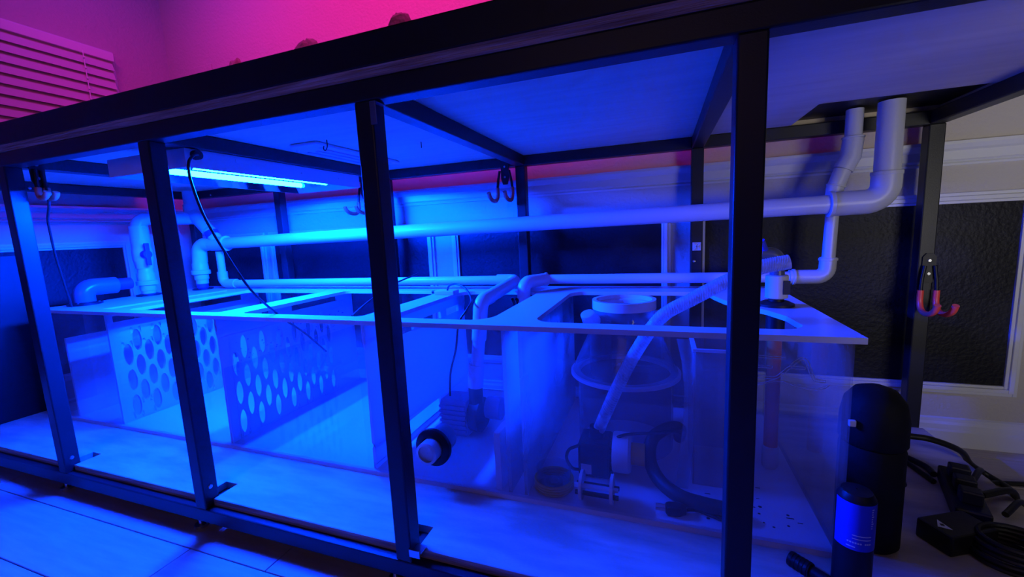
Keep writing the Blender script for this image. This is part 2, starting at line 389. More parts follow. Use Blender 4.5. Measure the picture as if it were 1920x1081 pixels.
def perforated(X, slots):
    mb = MB(); y0, y1, z0, z1 = SY0 + .011, SY1 - .011, SZ0 + .0125, SZ1 - .0005; cw = .0347; n = 13; ya = .29 - cw / 2
    rects(mb, X, [(y0, ya, z0, .437), (ya + n * cw, y1, z0, .437), (ya, ya + n * cw, z0, .087)])
    for j in range(n):
        a = ya + j * cw; zb = .087 if j % 2 == 0 else .137
        rects(mb, X, [(a, a + cw, .387, .437)] if j % 2 == 0 else [(a, a + cw, .087, .137)])
        for k in range(3):
            cz = zb + .05 + .1 * k; cy = a + cw / 2; N = 20; vs = []; fs = []
            for i in range(N):
                t = 2 * math.pi * (i + .5) / N; c_, s_ = math.cos(t), math.sin(t)
                vs.append((X, cy + .0148 * c_, cz + .042 * s_))
                sc = min(cw / 2 / max(abs(c_), 1e-9), cw / 2 / max(abs(s_), 1e-9))
                vs.append((X, cy + sc * c_, cz + (.05 / (cw / 2)) * sc * s_))
            for i in range(N): m_ = (i + 1) % N; fs.append((2 * i, 2 * i + 1, 2 * m_ + 1, 2 * m_))
            # corners of the cell
            for sy_ in (-1, 1):
                for sz_ in (-1, 1):
                    tt = math.atan2(sz_, sy_) % (2 * math.pi); i = int((tt / (2 * math.pi) * N) - .5) % N; m_ = (i + 1) % N
                    vs.append((X, cy + sy_ * cw / 2, cz + sz_ * .05)); fs.append((2 * i + 1, len(vs) - 1, 2 * m_ + 1))
            mb.add(vs, fs)
    slot_zone(mb, X, y0, y1, .437, z1, slots, .467, .490)
    return mb.build('perforated_panel', 'white', su, solid=.010, merge=True)
perforated(-2.0, [(.26, .47), (.53, .77)])
perforated(-1.43, [(.37, .47), (.53, .77)])
MB().box(-2.285, -2.275, SY0 + .011, SY1 - .011, SZ0 + .0125, .40).build('inlet_baffle', 'white', su)
wz = MB(); slot_zone(wz, -.86, SY0 + .011, SY1 - .011, .16, SZ1 - .0005, [(.34, .48), (.54, .66), (.70, .80)], .428, .455)
slot_zone(wz, -.86, SY0 + .011, SY1 - .011, SZ0 + .0125, .16, [(.36, .62)], .097, .142)
wz.build('weir_panel', 'white', su, solid=.010, merge=True)
MB().box(-.456, -.447, SY0 + .011, SY1 - .011, SZ0 + .0125, SZ1 - .0005).build('divider', 'hazy', su)
MB().box(-.414, -.405, SY0 + .011, SY1 - .011, SZ0 + .0125, SZ1 - .0005).build('divider', 'hazy', su)
MB().prism([(SY0 + .012, SZ0 + .0125), (.52, SZ0 + .0125), (.52, .20), (.30, .235), (SY0 + .012, .235)], -.490, -.474, 'X').build('low_divider', 'white', su)
# bulkhead through the front panel
bk = MB().lathe((-.655, .2295, .183), [(.030, 0), (.050, 0), (.050, -.010), (.046, -.014), (.032, -.016), (.030, -.012)], 'Y', 36).build('bulkhead_flange', 'black', su)
MB().lathe((-.655, .2295, .183), [(.029, 0), (.029, -.042), (.022, -.044), (.022, -.037), (.001, -.036)], 'Y', 32).build('bulkhead_stub', 'offwhite', bk)
MB().lathe((-.655, .2405, .183), [(.001, .048), (.033, .048), (.036, .044), (.036, 0)], 'Y', 32).build('bulkhead_nut', 'grey', bk)
# routed logo outlines on the front panel: E, A and a wave
def double(pts, wdt, r0=.0007):
    P = [V((x, 0, z)) for x, z in smooth2(pts)]; A = []; Bq = []
    for i, p in enumerate(P):
        t = (P[min(i + 1, len(P) - 1)] - P[max(0, i - 1)]).normalized(); n = V((-t.z, 0, t.x)) * wdt
        A.append(p + n); Bq.append(p - n)
    loop = [V((q.x, SY0 - .0005, q.z)) for q in A + Bq[::-1]]
    return loop
def smooth2(pts): return [(p.x, p.z) for p in smooth([(x, 0, z) for x, z in pts], 6)]
lg = MB()
for pts, wd in (([(.058, .471), (.087, .470), (.128, .469)], .0022), ([(.058, .450), (.088, .450), (.107, .450)], .0022),
                ([(.059, .430), (.088, .429), (.112, .429), (.126, .441), (.135, .450), (.148, .451), (.161, .451)], .0024),
                ([(.137, .453), (.147, .464), (.155, .469), (.163, .464), (.169, .447), (.174, .434), (.181, .428), (.194, .428)], .0024),
                ([(.059, .411), (.089, .415), (.109, .422), (.127, .422), (.154, .414), (.175, .411), (.192, .415), (.199, .421)], .0016)):
    lg.tube(double(pts, wd), .0008, 6, closed=True)
lg.build('engraved_lettering', 'edge', su)

wt = MB(); wt.box(-1.423, -.867, SY0 + .0115, SY1 - .0115, SZ0 + .0128, .338)
stuff(tag(wt.build('water', 'water'), 'shallow still water in the middle chamber of the sump', 'water'))

# loose stickers of salt and algae on the chamber walls
sc = MB()
for i in range(70):
    y = random.uniform(.27, .80); z = random.uniform(.34, .42); s_ = random.uniform(.001, .004)
    sc.box(-1.4245, -1.4235, y, y + s_ * 1.5, z, z + s_)
stuff(sc.build('salt_crust', 'purple', su))

# ------------------------------------------------------------------ fluorescent fixture
fx = thing('light_fixture', 'white fluorescent fixture with two glowing blue tubes under the cross beam', 'light fixture', (-1.375, .41, .9775))
FX0, FX1, FY0, FY1, FB, FT = -1.535, -1.222, .085, .735, .930, .9775
hs = MB()
hs.box(FX0, FX0 + .004, FY0, FY1, FB, FT).box(FX1 - .004, FX1, FY0, FY1, FB, FT).box(FX0 + .004, FX1 - .004, FY0, FY0 + .004, FB, FT).box(FX0 + .004, FX1 - .004, FY1 - .004, FY1, FB, FT).box(FX0 + .004, FX1 - .004, FY0 + .004, FY1 - .004, FT - .003, FT)
hs.build('housing', 'housing', fx, bevel=.001)
rf = MB(); i0, i1, j0, j1 = FX0 + .03, FX1 - .03, FY0 + .045, FY1 - .05
vs = [(FX0 + .0045, FY0 + .0045, FB), (FX1 - .0045, FY0 + .0045, FB), (FX1 - .0045, FY1 - .0045, FB), (FX0 + .0045, FY1 - .0045, FB), (i0, j0, .968), (i1, j0, .968), (i1, j1, .968), (i0, j1, .968)]
rf.add(vs, [(0, 1, 5, 4), (1, 2, 6, 5), (2, 3, 7, 6), (3, 0, 4, 7), (4, 5, 6, 7)]); rf.build('reflector', 'mirror', fx)
for x in (-1.315, -1.44):
    MB().cyl((x, .16, .950), (x, .655, .950), .0085, n=16).build('lamp_tube', 'tube', fx)
    for y in (.148, .655): MB().cyl((x, y, .950), (x, y + .012, .950), .0095, n=16).build('lamp_holder', 'offwhite', fx)
MB().box(FX1, FX1 + .0008, .22, .27, .958, .968).build('rating_label', 'print', fx)
for y in (.45, .62): MB().lathe((FX1, y, .955), [(.003, 0), (.003, .001), (.0005, .0015)], 'X', 8).build('rivet', 'metal', fx)
MB().cyl((-1.222, .11, .962), (-1.208, .11, .962), .012, n=16).build('strain_relief', 'black', fx)
MB().tube(smooth([(-1.21, .11, .962), (-1.203, .095, .958), (-1.195, .074, .936), (-1.195, .073, .891), (-1.195, .095, .80), (-1.20, .147, .693), (-1.20, .204, .592), (-1.20, .29, .50), (-1.20, .37, .43), (-1.20, .45, .345)]), .0034, 8).build('power_cord', 'rubber', fx)
ba = thing('plastic_tray', 'shallow ribbed white plastic tray screwed to the plywood beside the light fixture', 'tray', (-1.10, .52, 1.016))
MB().prism([(-1.17, .37), (-1.13, .325), (-1.03, .325), (-1.03, .74), (-1.17, .74)], 1.006, 1.0158).build('body', 'housing', ba, bevel=.004)
for x in (-1.135, -1.10, -1.065): MB().box(x - .006, x + .006, .40, .70, 1.001, 1.006).build('rib', 'housing', ba, bevel=.002)
for p in ((-1.145, .37), (-1.055, .37), (-1.05, .71)): MB().lathe((p[0], p[1], 1.006), [(.0005, -.004), (.005, -.002), (.006, 0)], n=10).build('screw', 'metal', ba)
hkp = smooth([(-1.0, .335, 1.0165), (-1.0, .335, 1.0), (-1.003, .336, .994), (-1.012, .338, .988), (-1.018, .339, .994), (-1.015, .338, 1.001)], 5)
tag(MB().tube(hkp, .0016, 6).build('screw_hook', 'black'), 'tiny dark screw hook hanging from the plywood beside the white tray', 'hook')
tag(MB().tube([(-.79, .50, 1.0165), (-.79, .50, .998)], .0014, 6).build('nail', 'black'), 'thin dark nail poking down from the bright plywood underside', 'nail')

# ------------------------------------------------------------------ PVC plumbing
def collar(mb, p, d, r, L):
    p, d = V(p), V(d).normalized(); mb.tube([p - d * L / 2, p + d * L / 2], r, 20)
def coupling(parent, p, d, r, L, m='pvc', name='coupling'):
    mb = MB(); collar(mb, p, d, r, L); return mb.build(name, m, parent, bevel=.0015)
R2, R1 = .0265, .0170
dr = thing('drain_plumbing', 'thick white drain pipe running the length of the stand above the sump', 'pipe', (-.8, .79, .745))
YM = .79
TE = V((-2.13, YM, .738)); RE = V((.475, YM, .768))
MB().tube([TE, (.36, YM, .766)], R2, 24).build('main_pipe', 'pvc', dr)
MB().tube(elbow((.36, YM, .766), (.487, YM, .768), (.487, YM, .84), .045), R2 + .0075, 24).build('elbow', 'pvc', dr)
coupling(dr, (.362, YM, .766), (1, 0, 0), R2 + .0105, .012)
coupling(dr, (.487, YM, .842), (0, 0, 1), R2 + .009, .010)
MB().tube([(.487, YM, .83), (.487, YM, 1.03)], R2 + .003, 24).build('riser_pipe', 'pvc', dr)
# left end: tee, elbow down to the union on the inlet plate
B3 = V((-2.25, .755, .516)); B2 = V((-2.33, .575, .516))
MB().tube([TE - V((.05, 0, 0)), TE + V((.045, 0, 0))], R2 + .007, 24).build('tee', 'pvc', dr)
coupling(dr, TE + V((.05, 0, 0)), (1, 0, 0), R2 + .010, .012)
MB().tube(elbow(TE - V((.04, 0, 0)), (B3.x, B3.y + .02, .738), (B3.x, B3.y + .015, .65), .04), R2 + .005, 24).build('elbow', 'pvc', dr)
def union(parent, p, z0):
    u = MB()
    u.lathe((p.x, p.y, z0), [(.001, 0), (.026, 0), (.026, .022), (.030, .022), (.030, .045), (.034, .046), (.040, .048), (.040, .066), (.034, .068), (.033, .10), (.030, .104), (.028, .13), (.001, .13)], n=28)
    return u.build('union', 'pvc', parent)
union(dr, V((B3.x, B3.y + .012, 0)), .545); coupling(dr, (B3.x, B3.y + .010, .532), (0, 0, 1), .024, .03, 'purple', 'primed_joint')
MB().lathe((B3.x, B3.y + .010, .516), [(.001, 0), (.044, 0), (.044, .006), (.028, .010), (.001, .010)], n=28).build('bulkhead', 'black', dr)
W = V((-2.29, YM, .870))
MB().tube([(W.x, W.y, 1.0), (W.x, W.y, .90)], R2 + .001, 24).build('down_pipe', 'pvc', dr)
MB().tube([(W.x, W.y, .935), (W.x, W.y, .845)], R2 + .006, 24).build('wye', 'pvc', dr)
MB().tube([(W.x, W.y, .90), (W.x + .10, W.y, .805)], R2 + .003, 24).build('wye_arm', 'pvc', dr)
coupling(dr, (W.x + .125, W.y, .785), (.5, 0, -1), R2 + .004, .03, 'purple', 'primed_joint')
MB().tube([(W.x + .11, W.y, .80), (TE.x, W.y, .745)], R2 + .002, 24).build('wye_link', 'pvc', dr)
MB().tube(elbow((W.x, W.y, .868), (B2.x, B2.y, .868), (B2.x, B2.y, .80), .045), R2 + .003, 24).build('elbow', 'pvc', dr)
coupling(dr, (B2.x, B2.y, .805), (0, 0, 1), R2 + .009, .055)
va = MB(); va.lathe((B2.x, B2.y, .64), [(.001, 0), (.032, 0), (.034, .025), (.038, .04), (.038, .085), (.034, .10), (.036, .12), (.036, .138), (.001, .138)], n=28)
va = va.build('ball_valve', 'pvc', dr)
hd = MB()
hd.lathe((B2.x + .034, B2.y - .012, .705), [(.001, .026), (.018, .026), (.018, 0), (.001, 0)], 'X', 16).box(B2.x + .052, B2.x + .062, B2.y - .021, B2.y - .003, .655, .755)
hd.build('valve_handle', 'purple', va, bevel=.002)
union(dr, V((B2.x, B2.y, 0)), .518)
MB().lathe((B2.x, B2.y, .516), [(.001, 0), (.047, 0), (.047, .006), (.030, .010), (.001, .010)], n=28).build('bulkhead', 'black', dr)
# inlet elbow
ie = thing('inlet_elbow', 'glossy grey elbow with a purple stub on the sump end plate', 'pipe fitting', (-2.31, .34, .516))
MB().tube(elbow((-2.31, .335, .520), (-2.31, .335, .585), (-2.31, .445, .582), .035), .0345, 24).build('elbow', 'grey', ie)
MB().tube([(-2.31, .44, .583), (-2.31, .50, .583)], .0245, 24).build('stub', 'purple', ie)
MB().lathe((-2.31, .335, .516), [(.001, 0), (.054, 0), (.054, .008), (.036, .012), (.001, .012)], n=28).build('bulkhead', 'black', ie)
for a in range(4): MB().lathe((-2.31 + .046 * math.cos(a * 1.57 + .7), .335 + .046 * math.sin(a * 1.57 + .7), .524), [(.004, 0), (.004, .003), (.0005, .004)], n=8).build('bolt_head', 'metal', ie)
# lower return lines
rl = thing('left_return_pipe', 'thin white return pipe along the back of the sump, left of the return pump', 'pipe', (-1.3, .80, .54))
MB().tube(elbow((-2.148, .80, .60), (-2.148, .80, .541), (-2.06, .80, .541), .03), R1 + .005, 18).build('elbow', 'pvc', rl)
MB().tube([(-2.148, .80, .70), (-2.148, .80, .59)], R1, 18).build('riser_pipe', 'pvc', rl)
MB().tube([(-2.08, .80, .541), (-.66, .80, .551)], R1, 18).build('long_pipe', 'pvc', rl)
MB().tube(elbow((-.68, .80, .551), (-.602, .80, .551), (-.616, .53, .525), .03), R1 + .005, 18).build('elbow', 'pvc', rl)
MB().tube(elbow((-.612, .56, .528), (-.62, .50, .522), (-.634, .50, .40), .028), R1 + .006, 18).build('elbow', 'pvc', rl)
MB().tube([(-.630, .50, .43), (-.652, .50, .27)], R1 + .003, 18).build('down_pipe', 'pvc', rl)
MB().tube([(-.648, .50, .32), (-.656, .50, .245)], [R1 + .008, R1 + .008], 18).build('union', 'pvc', rl)
rr = thing('right_return_pipe', 'thin white return pipe rising in an offset to the plywood, behind the drain pipe', 'pipe', (-.1, .845, .55))
YR = .842
MB().tube([(-.50, .80, .553), (.29, YR, .551)], R1, 18).build('long_pipe', 'pvc', rr)
MB().tube(elbow((-.49, .80, .553), (-.545, .705, .553), (-.548, .70, .45), .028), R1 + .006, 18).build('elbow', 'pvc', rr)
coupling(rr, (-.49, .80, .553), (1, 0, 0), R1 + .008, .008)
MB().tube([(-.548, .70, .46), (-.550, .70, .28)], R1, 18).build('down_pipe', 'pvc', rr)
MB().tube(elbow((.28, YR, .551), (.378, YR, .551), (.380, YR, .61), .028), R1 + .005, 18).build('elbow', 'pvc', rr)
coupling(rr, (.292, YR, .551), (1, 0, 0), R1 + .0075, .008); coupling(rr, (.380, YR, .604), (0, 0, 1), R1 + .0075, .008)
MB().tube([(.380, YR, .59), (.385, YR, .80)], R1, 18).build('riser_pipe', 'pvc', rr)
MB().tube([(.385, YR, .77), (.387, YR, .815), (.403, YR, .865)], R1 + .005, 18).build('offset_fitting', 'pvc', rr)
MB().tube([(.397, YR, .84), (.412, YR, .885)], R1 + .003, 18).build('offset_pipe', 'pvc', rr)
MB().tube([(.404, YR, .865), (.420, YR, .900), (.424, YR, .95)], R1 + .0085, 18).build('offset_fitting', 'pvc', rr)
coupling(rr, (.424, YR, .953), (0, 0, 1), R1 + .0105, .006); coupling(rr, (.389, YR, .82), (.25, 0, 1), R1 + .0075, .006)
MB().tube([(.424, YR, .93), (.424, YR, 1.03)], R1 + .004, 18).build('top_pipe', 'pvc', rr)

# ------------------------------------------------------------------ return chamber
rp = thing('return_pump', 'blue finned return pump in the sump under the white down pipe', 'pump', (-.70, .51, .081))
MB().box(-.775, -.675, .465, .555, .0815, .205).build('motor', 'pumpblue', rp, bevel=.012)
for k in range(6): MB().box(-.772, -.68, .460, .466, .10 + .016 * k, .108 + .016 * k).build('fin', 'pumpblue', rp)
MB().lathe((-.675, .51, .147), [(.001, 0), (.052, 0), (.055, .01), (.055, .035), (.040, .045), (.001, .045)], 'X', 28).build('volute', 'black', rp)
MB().tube([(-.656, .50, .16), (-.656, .50, .25)], .023, 20).build('outlet', 'black', rp)
MB().lathe((-.630, .53, .165), [(.001, 0), (.034, 0), (.036, .01), (.036, .05), (.001, .055)], 'X', 24).build('intake', 'pumpblue', rp)
tag(MB().tube(smooth([(-.824, .66, .524), (-.803, .64, .55), (-.754, .60, .563), (-.701, .56, .554), (-.652, .50, .528), (-.640, .44, .508), (-.66, .42, .47), (-.68, .43, .388), (-.715, .45, .303), (-.745, .49, .21)]), .0034, 8).build('looped_cord', 'rubber'), 'thin black cord looping from the white float switch down to the blue pump', 'cord')
fs = thing('float_switch', 'small white float switch box on the sump rim beside the slotted weir', 'switch', (-.82, .665, .516))
MB().box(-.868, -.79, .645, .69, .516, .532).build('body', 'offwhite', fs, bevel=.002)
MB().lathe((-.868, .667, .524), [(.001, -.022), (.006, -.020), (.006, -.008), (.003, -.006), (.003, 0)], 'X', 12).build('cable_gland', 'black', fs)
tag(MB().tube(smooth([(-.95, .31, .508), (-.985, .42, .525), (-.955, .52, .57), (-.90, .60, .60)]), .0028, 8).build('airline_tube', 'black'), 'thin dark tube slanting over the sump rim behind the third front post', 'tube')
# tangle of leads at the back of the return chamber
cbx = thing('pump_leads', 'tangle of black leads and clamp behind the white down pipe in the sump', 'leads', (-.57, .72, .30))
random.seed(3)
for k in range(6):
    pts = [(-.575 + random.uniform(-.03, .035), .70 + random.uniform(-.04, .04), z) for z in (.50, .46, .42, .38, .34, .30, .26)]
    MB().tube(smooth(pts, 6), .005, 7).build('lead', 'rubber', cbx)
MB().box(-.605, -.50, .685, .70, .325, .34).build('clamp', 'grey', cbx, bevel=.002)

# ------------------------------------------------------------------ skimmer chamber
sk = thing('protein_skimmer', 'clear cone-topped protein skimmer in the hazy chamber of the sump', 'skimmer', (-.197, .56, .081))
C = (-.199, .585, 0)
MB().lathe(C, [(.138, .0815), (.138, .298), (.132, .298), (.132, .0815)], n=48, closed=True).build('body', 'skim', sk)
MB().lathe(C, [(.159, .296), (.159, .306), (.131, .306), (.131, .296)], n=48, closed=True).build('flange_ring', 'edge', sk)
MB().lathe(C, [(.152, .307), (.143, .332), (.090, .450), (.090, .497), (.085, .497), (.085, .449), (.138, .331), (.147, .307)], n=48, closed=True).build('cone', 'skim', sk)
MB().lathe(C, [(.091, .494), (.091, .520), (.080, .520), (.080, .508), (.072, .506), (.072, .494)], n=48, closed=True).build('collar_ring', 'rim', sk)
MB().tube(smooth([(-.275, .52, .47), (-.285, .50, .47), (-.288, .49, .485), (-.29, .485, .495)]), [.02] * 24 + [.016], 14).build('drain_nozzle', 'edge', sk)
MB().box(-.118, -.06, .53, .575, .486, .491).build('lid_tab', 'skim', sk)
MB().lathe((-.255, .49, 0), [(.030, .32), (.030, .47), (.026, .47), (.026, .32)], n=24, closed=True).build('air_pipe', 'skim', sk)
ph = MB().tube(smooth([(.160, .36, .641), (.101, .36, .628), (.042, .36, .600), (-.026, .36, .560), (-.095, .36, .515), (-.150, .37, .430), (-.196, .38, .334), (-.232, .39, .247), (-.256, .40, .185)], 10), .0155, 18)
hz = thing('braided_hose', 'clear braided hose curving down from the amber tube to the black pump', 'hose', (-.05, .37, .5))
ph.build('hose_wall', 'hose', hz)
pts = smooth([(.160, .36, .641), (.101, .36, .628), (.042, .36, .600), (-.026, .36, .560), (-.095, .36, .515), (-.150, .37, .430), (-.196, .38, .334), (-.232, .39, .247)], 14)
br = MB()
for i in range(2, len(pts) - 2):
    t = (pts[i + 1] - pts[i - 1]).normalized(); u = t.cross(V((0, 1, 0))).normalized(); q = t.cross(u); loop = []
    for k in range(14): a = 2 * math.pi * k / 14; loop.append(pts[i] + (u * math.cos(a) + q * math.sin(a)) * .0157 + t * .006 * math.cos(a))
    br.tube(loop, .0007, 4, closed=True)
stuff(br.build('braid', 'edge', hz))
pu = thing('skimmer_pump', 'black finned pump with a white end housing on the sump floor', 'pump', (-.25, .40, .081))
MB().box(-.302, -.218, .355, .445, .0815, .176).build('motor', 'black', pu, bevel=.008)
for k in range(7): MB().box(-.219, -.213, .36, .44, .088 + .0125 * k, .093 + .0125 * k).build('fin', 'black', pu)
MB().box(-.293, -.266, .3535, .3555, .092, .118).build('rating_label', 'offwhite', pu)
MB().lathe((-.214, .40, .140), [(.001, 0), (.050, 0), (.052, .004), (.052, .040), (.046, .046), (.001, .046)], 'X', 28).build('end_housing', 'offwhite', pu)
MB().lathe((-.168, .40, .140), [(.028, 0), (.028, .034), (.001, .034)], 'X', 24).build('inlet_pipe', 'yellow', pu)
MB().tube([(-.258, .40, .17), (-.256, .40, .205)], .02, 16).build('outlet', 'black', pu)
MB().tube(smooth([(-.218, .39, .172), (-.185, .385, .196), (-.12, .40, .202), (-.06, .44, .195), (-.035, .51, .165)]), .0042, 8).build('power_cord', 'rubber', pu)
MB().tube(smooth([(-.300, .36, .165), (-.322, .345, .158), (-.328, .34, .135), (-.315, .345, .108), (-.300, .358, .098)]), .0042, 8).build('lead_loop', 'rubber', pu)
bh = MB().tube(smooth([(-.045, .56, .12), (-.046, .52, .165), (-.075, .475, .186), (-.115, .435, .172), (-.122, .40, .130), (-.10, .355, .106), (-.055, .31, .0985), (.0, .292, .0985), (.06, .285, .0985)], 10), .0168, 16)
tag(bh.build('black_hose', 'rubber'), 'thick black rubber hose looped on the sump floor beside the pump', 'hose')
sp = thing('clear_roller', 'two white discs joined by clear rods, standing on the sump floor', 'spool', (-.24, .262, .081))
for x in (-.279, -.207): MB().lathe((x, .268, .1155), [(.001, 0), (.024, 0), (.034, .0), (.034, .007), (.024, .007), (.001, .007)], 'X', 24).build('disc', 'offwhite', sp)
for dy, dz in ((-.018, .010), (.012, -.004), (-.010, -.014)): MB().cyl((-.290, .268 + dy, .1155 + dz), (-.188, .268 + dy, .1155 + dz), .0055, n=10).build('rod', 'edge' if dz > 0 else 'black', sp)
cu = thing('clear_cup', 'clear round cup with a yellow coil at its bottom, in the sump corner', 'cup', (-.352, .295, .081))
MB().lathe((-.352, .295, 0), [(.001, .0815), (.040, .0815), (.044, .135), (.041, .135), (.037, .085), (.001, .085)], n=32).build('wall', 'skim', cu)
for k in range(4): MB().tube([(-.352 + (.047) * math.cos(a / 28 * 6.283), .295 + .047 * math.sin(a / 28 * 6.283), .0855 + .0065 * k) for a in range(28)], .0034, 7, closed=True).build('coil', 'yellow', cu)
MB().lathe((-.352, .295, 0), [(.022, .086), (.022, .098), (.014, .098), (.014, .086)], n=24, closed=True).build('core', 'black', cu)
pg = thing('power_plug', 'black two-prong power plug lying on the sump floor', 'plug', (-.07, .27, .081))
MB().prism([(-.085, .262), (-.080, .252), (-.055, .256), (-.040, .266), (-.040, .274), (-.055, .282), (-.080, .278), (-.085, .272)], .0815, .103).build('body', 'black', pg, bevel=.003)
for y in (.258, .272): MB().box(-.106, -.085, y - .0012, y + .0012, .090, .097).build('prong', 'metal', pg)
MB().tube(smooth([(-.045, .270, .092), (-.015, .284, .0865), (.03, .268, .0855), (.07, .265, .0855)]), .0036, 8).build('cord', 'rubber', pg)
cb = thing('clear_box', 'clear acrylic box with a white rim standing inside the sump behind the fourth post', 'box', (.035, .50, .081))
for x in (-.020, .086): MB().box(x, x + .004, .40, .60, .0815, .425).build('side', 'film', cb)
for y in (.396, .600): MB().box(-.020, .090, y, y + .004, .0815, .425).build('face', 'film', cb)
q = MB(); q.box(-.024, .094, .392, .400, .425, .432).box(-.024, .094, .600, .608, .425, .432).box(-.024, -.014, .400, .600, .425, .432).box(.084, .094, .400, .600, .425, .432); q.build('rim', 'edge', cb)
tag(MB().add([V((x + dx, .375 + dy, z)) for x, dy, z in [(-.060, 0, .46), (-.048, .004, .40), (-.042, .006, .33), (-.044, .004, .25), (-.052, 0, .165), (-.060, -.004, .0815)] for dx in (0, .028)],
             [(2 * i, 2 * i + 1, 2 * i + 3, 2 * i + 2) for i in range(5)], True).build('plastic_strip', 'film', solid=.0015), 'curved strip of clear plastic hanging beside the clear box in the sump', 'strip')
at_ = thing('amber_tube', 'amber orange tube with a white foot and union through the sump rim', 'tube', (.177, .53, .081))
A = (.177, .53, 0)
MB().lathe(A, [(.001, .105), (.0155, .105), (.0165, .15), (.0165, .48), (.001, .48)], n=24).build('tube', 'amber', at_)
MB().lathe(A, [(.001, .0815), (.016, .0815), (.019, .088), (.019, .138), (.017, .142), (.001, .142)], n=24).build('foot', 'offwhite', at_)
MB().lathe(A, [(.001, .452), (.021, .452), (.021, .5035), (.001, .5035)], n=24).build('bulkhead_nut', 'black', at_)
MB().lathe(A, [(.001, .516), (.040, .516), (.040, .522), (.028, .528), (.017, .528), (.017, .536), (.001, .536)], n=28).build('bulkhead_flange', 'black', at_)
MB().lathe(A, [(.001, .534), (.019, .534), (.025, .537), (.025, .592), (.021, .594), (.001, .594)], n=28).build('union', 'offwhite', at_)
MB().box(.186, .200, .5035, .506, .548, .582).build('printed_mark', 'ink', at_)
MB().tube(elbow((.177, .53, .59), (.177, .53, .645), (.140, .53, .648), .018), .0165, 18).build('elbow', 'grey', at_)
MB().tube([(.150, .525, .650), (.135, .515, .680)], [.008, .010], 12).build('hose_clip', 'label', at_)
sc = MB()
for i in range(26):
    x = random.uniform(.0, .19); y = random.uniform(.26, .44); a = random.uniform(.002, .005)
    if i % 2: sc.box(x, x + a * 3, y, y + a * .5, .0811, .0818)
    else: sc.lathe((x, y, .0812), [(a, 0), (a * .6, .001), (.0002, .001)], n=8)
stuff(sc.build('specks', 'ink', su))

# ------------------------------------------------------------------ hooks
def hook(name_label, base, out, side, m, gap=.03, h=.11, of=1.6):
    """double utility hook: plate at base, prongs going down, out and up; side = spacing direction of the prongs"""
    base, out, side = V(base), V(out), V(side)
    t = thing('utility_hook', name_label, 'hook', base, 'vinyl coated utility hooks')
    T = Matrix((( side.x, out.x, 0, base.x), (side.y, out.y, 0, base.y), (0, 0, 1, base.z), (0, 0, 0, 1)))
    pl_ = MB()
    outline = [(-.016, .0), (-.016, .055), (-.008, .066), (.008, .066), (.016, .055), (.016, 0), (.009, -.022), (-.009, -.022)]
    vs = [T @ V((a, d, z)) for d in (0.0008, .005) for a, z in outline]; n = len(outline)
    pl_.add(vs, [list(range(n))[::-1], list(range(n, 2 * n))] + [(i, (i + 1) % n, n + (i + 1) % n, n + i) for i in range(n)])
    pl_.build('plate', 'black', t)
    for z in (.045, .006): MB().add([T @ V((.004 * math.cos(k), .0052 + .002, z + .004 * math.sin(k))) for k in [i * .785 for i in range(8)]] + [T @ V((.0045 * math.cos(k), .005, z + .0045 * math.sin(k))) for k in [i * .785 for i in range(8)]],
                                     [list(range(8))] + [(i, (i + 1) % 8, 8 + (i + 1) % 8, 8 + i) for i in range(8)]).build('screw', 'metal', t)
    for s in (-1, 1):
        g = s * gap / 2
        wire = [T @ V(p) for p in ((g * .7, .009, .03), (g, .010, -.01), (g * 1.1, .012, -h * .45))]
        pr = MB().tube(wire, .0050, 10).build('prong', 'black', t)
        red = smooth([T @ V(p) for p in ((g * 1.1, .012, -h * .40), (g * 1.1, .013, -h * .75), (g * 1.12, .012 + .010 * of, -h * .97), (g * 1.15, .012 + .030 * of, -h), (g * 1.15, .012 + .048 * of, -h * .88), (g * 1.15, .012 + .056 * of, -h * .68))], 6)
        MB().tube(red, .0078, 12).build('coating', m, pr)
    return t
hook('red double hook on the back corner post, beside the dark wall panel', (.648, YB, .545), (0, -1, 0), (1, 0, 0), 'red', .034, .105)
hook('red double hook hanging from the back rail next to the middle back post', (-.668, YB - .0, .935), (0, -1, 0), (1, 0, 0), 'red', .055, .085)
hook('red double hook half hidden behind the third front post', (-1.335, YB, .925), (0, -1, 0), (1, 0, 0), 'red', .050, .085)
hook('orange hook behind the end front post, with a black cord over it', (-1.8349, .066, .945), (1, 0, 0), (0, 1, 0), 'orange', .018, .053, .8)
MB().box(-.684, -.652, YB - .006, YB - .0005, .985, 1.0).build('strap', 'black', [o for o in COL.objects if o.name.startswith('utility_hook')][1])
tag(MB().tube(smooth([(-1.797, .064, .94), (-1.801, .066, .906), (-1.85, .085, .872), (-1.964, .125, .838), (-2.024, .15, .791), (-2.091, .18, .729), (-2.213, .24, .632), (-2.262, .272, .5195)]), .0036, 8).build('hanging_cord', 'rubber'), 'black cord hanging from the orange hook toward the sump end plate', 'cord')

# ------------------------------------------------------------------ right end clutter on the plywood and floor
cn = thing('black_canister', 'tall black rounded canister standing against the sump end', 'canister', (.305, .315, .069))
CC = (.305, .315, 0)
MB().lathe(CC, [(.001, .0695), (.050, .0695), (.054, .075), (.054, .27), (.051, .28), (.001, .28)], n=36).build('body', 'soot', cn)
MB().lathe(CC, [(.051, .281), (.0555, .287), (.055, .335), (.049, .368), (.034, .389), (.014, .397), (.001, .398)], n=36).build('lid', 'soot', cn)
MB().box(.250, .262, .272, .280, .325, .338).build('latch', 'offwhite', cn, bevel=.002)
bt = thing('black_bottle', 'small black bottle with a label tinted blue as if lamp-lit in front of the sump end', 'bottle', (.222, .138, .069))
MB().lathe((.222, .150, .0695), [(.001, 0), (.026, 0), (.028, .004), (.028, .185), (.022, .196), (.001, .198)], n=28).build('body', 'black', bt)
lb = MB(); n = 15
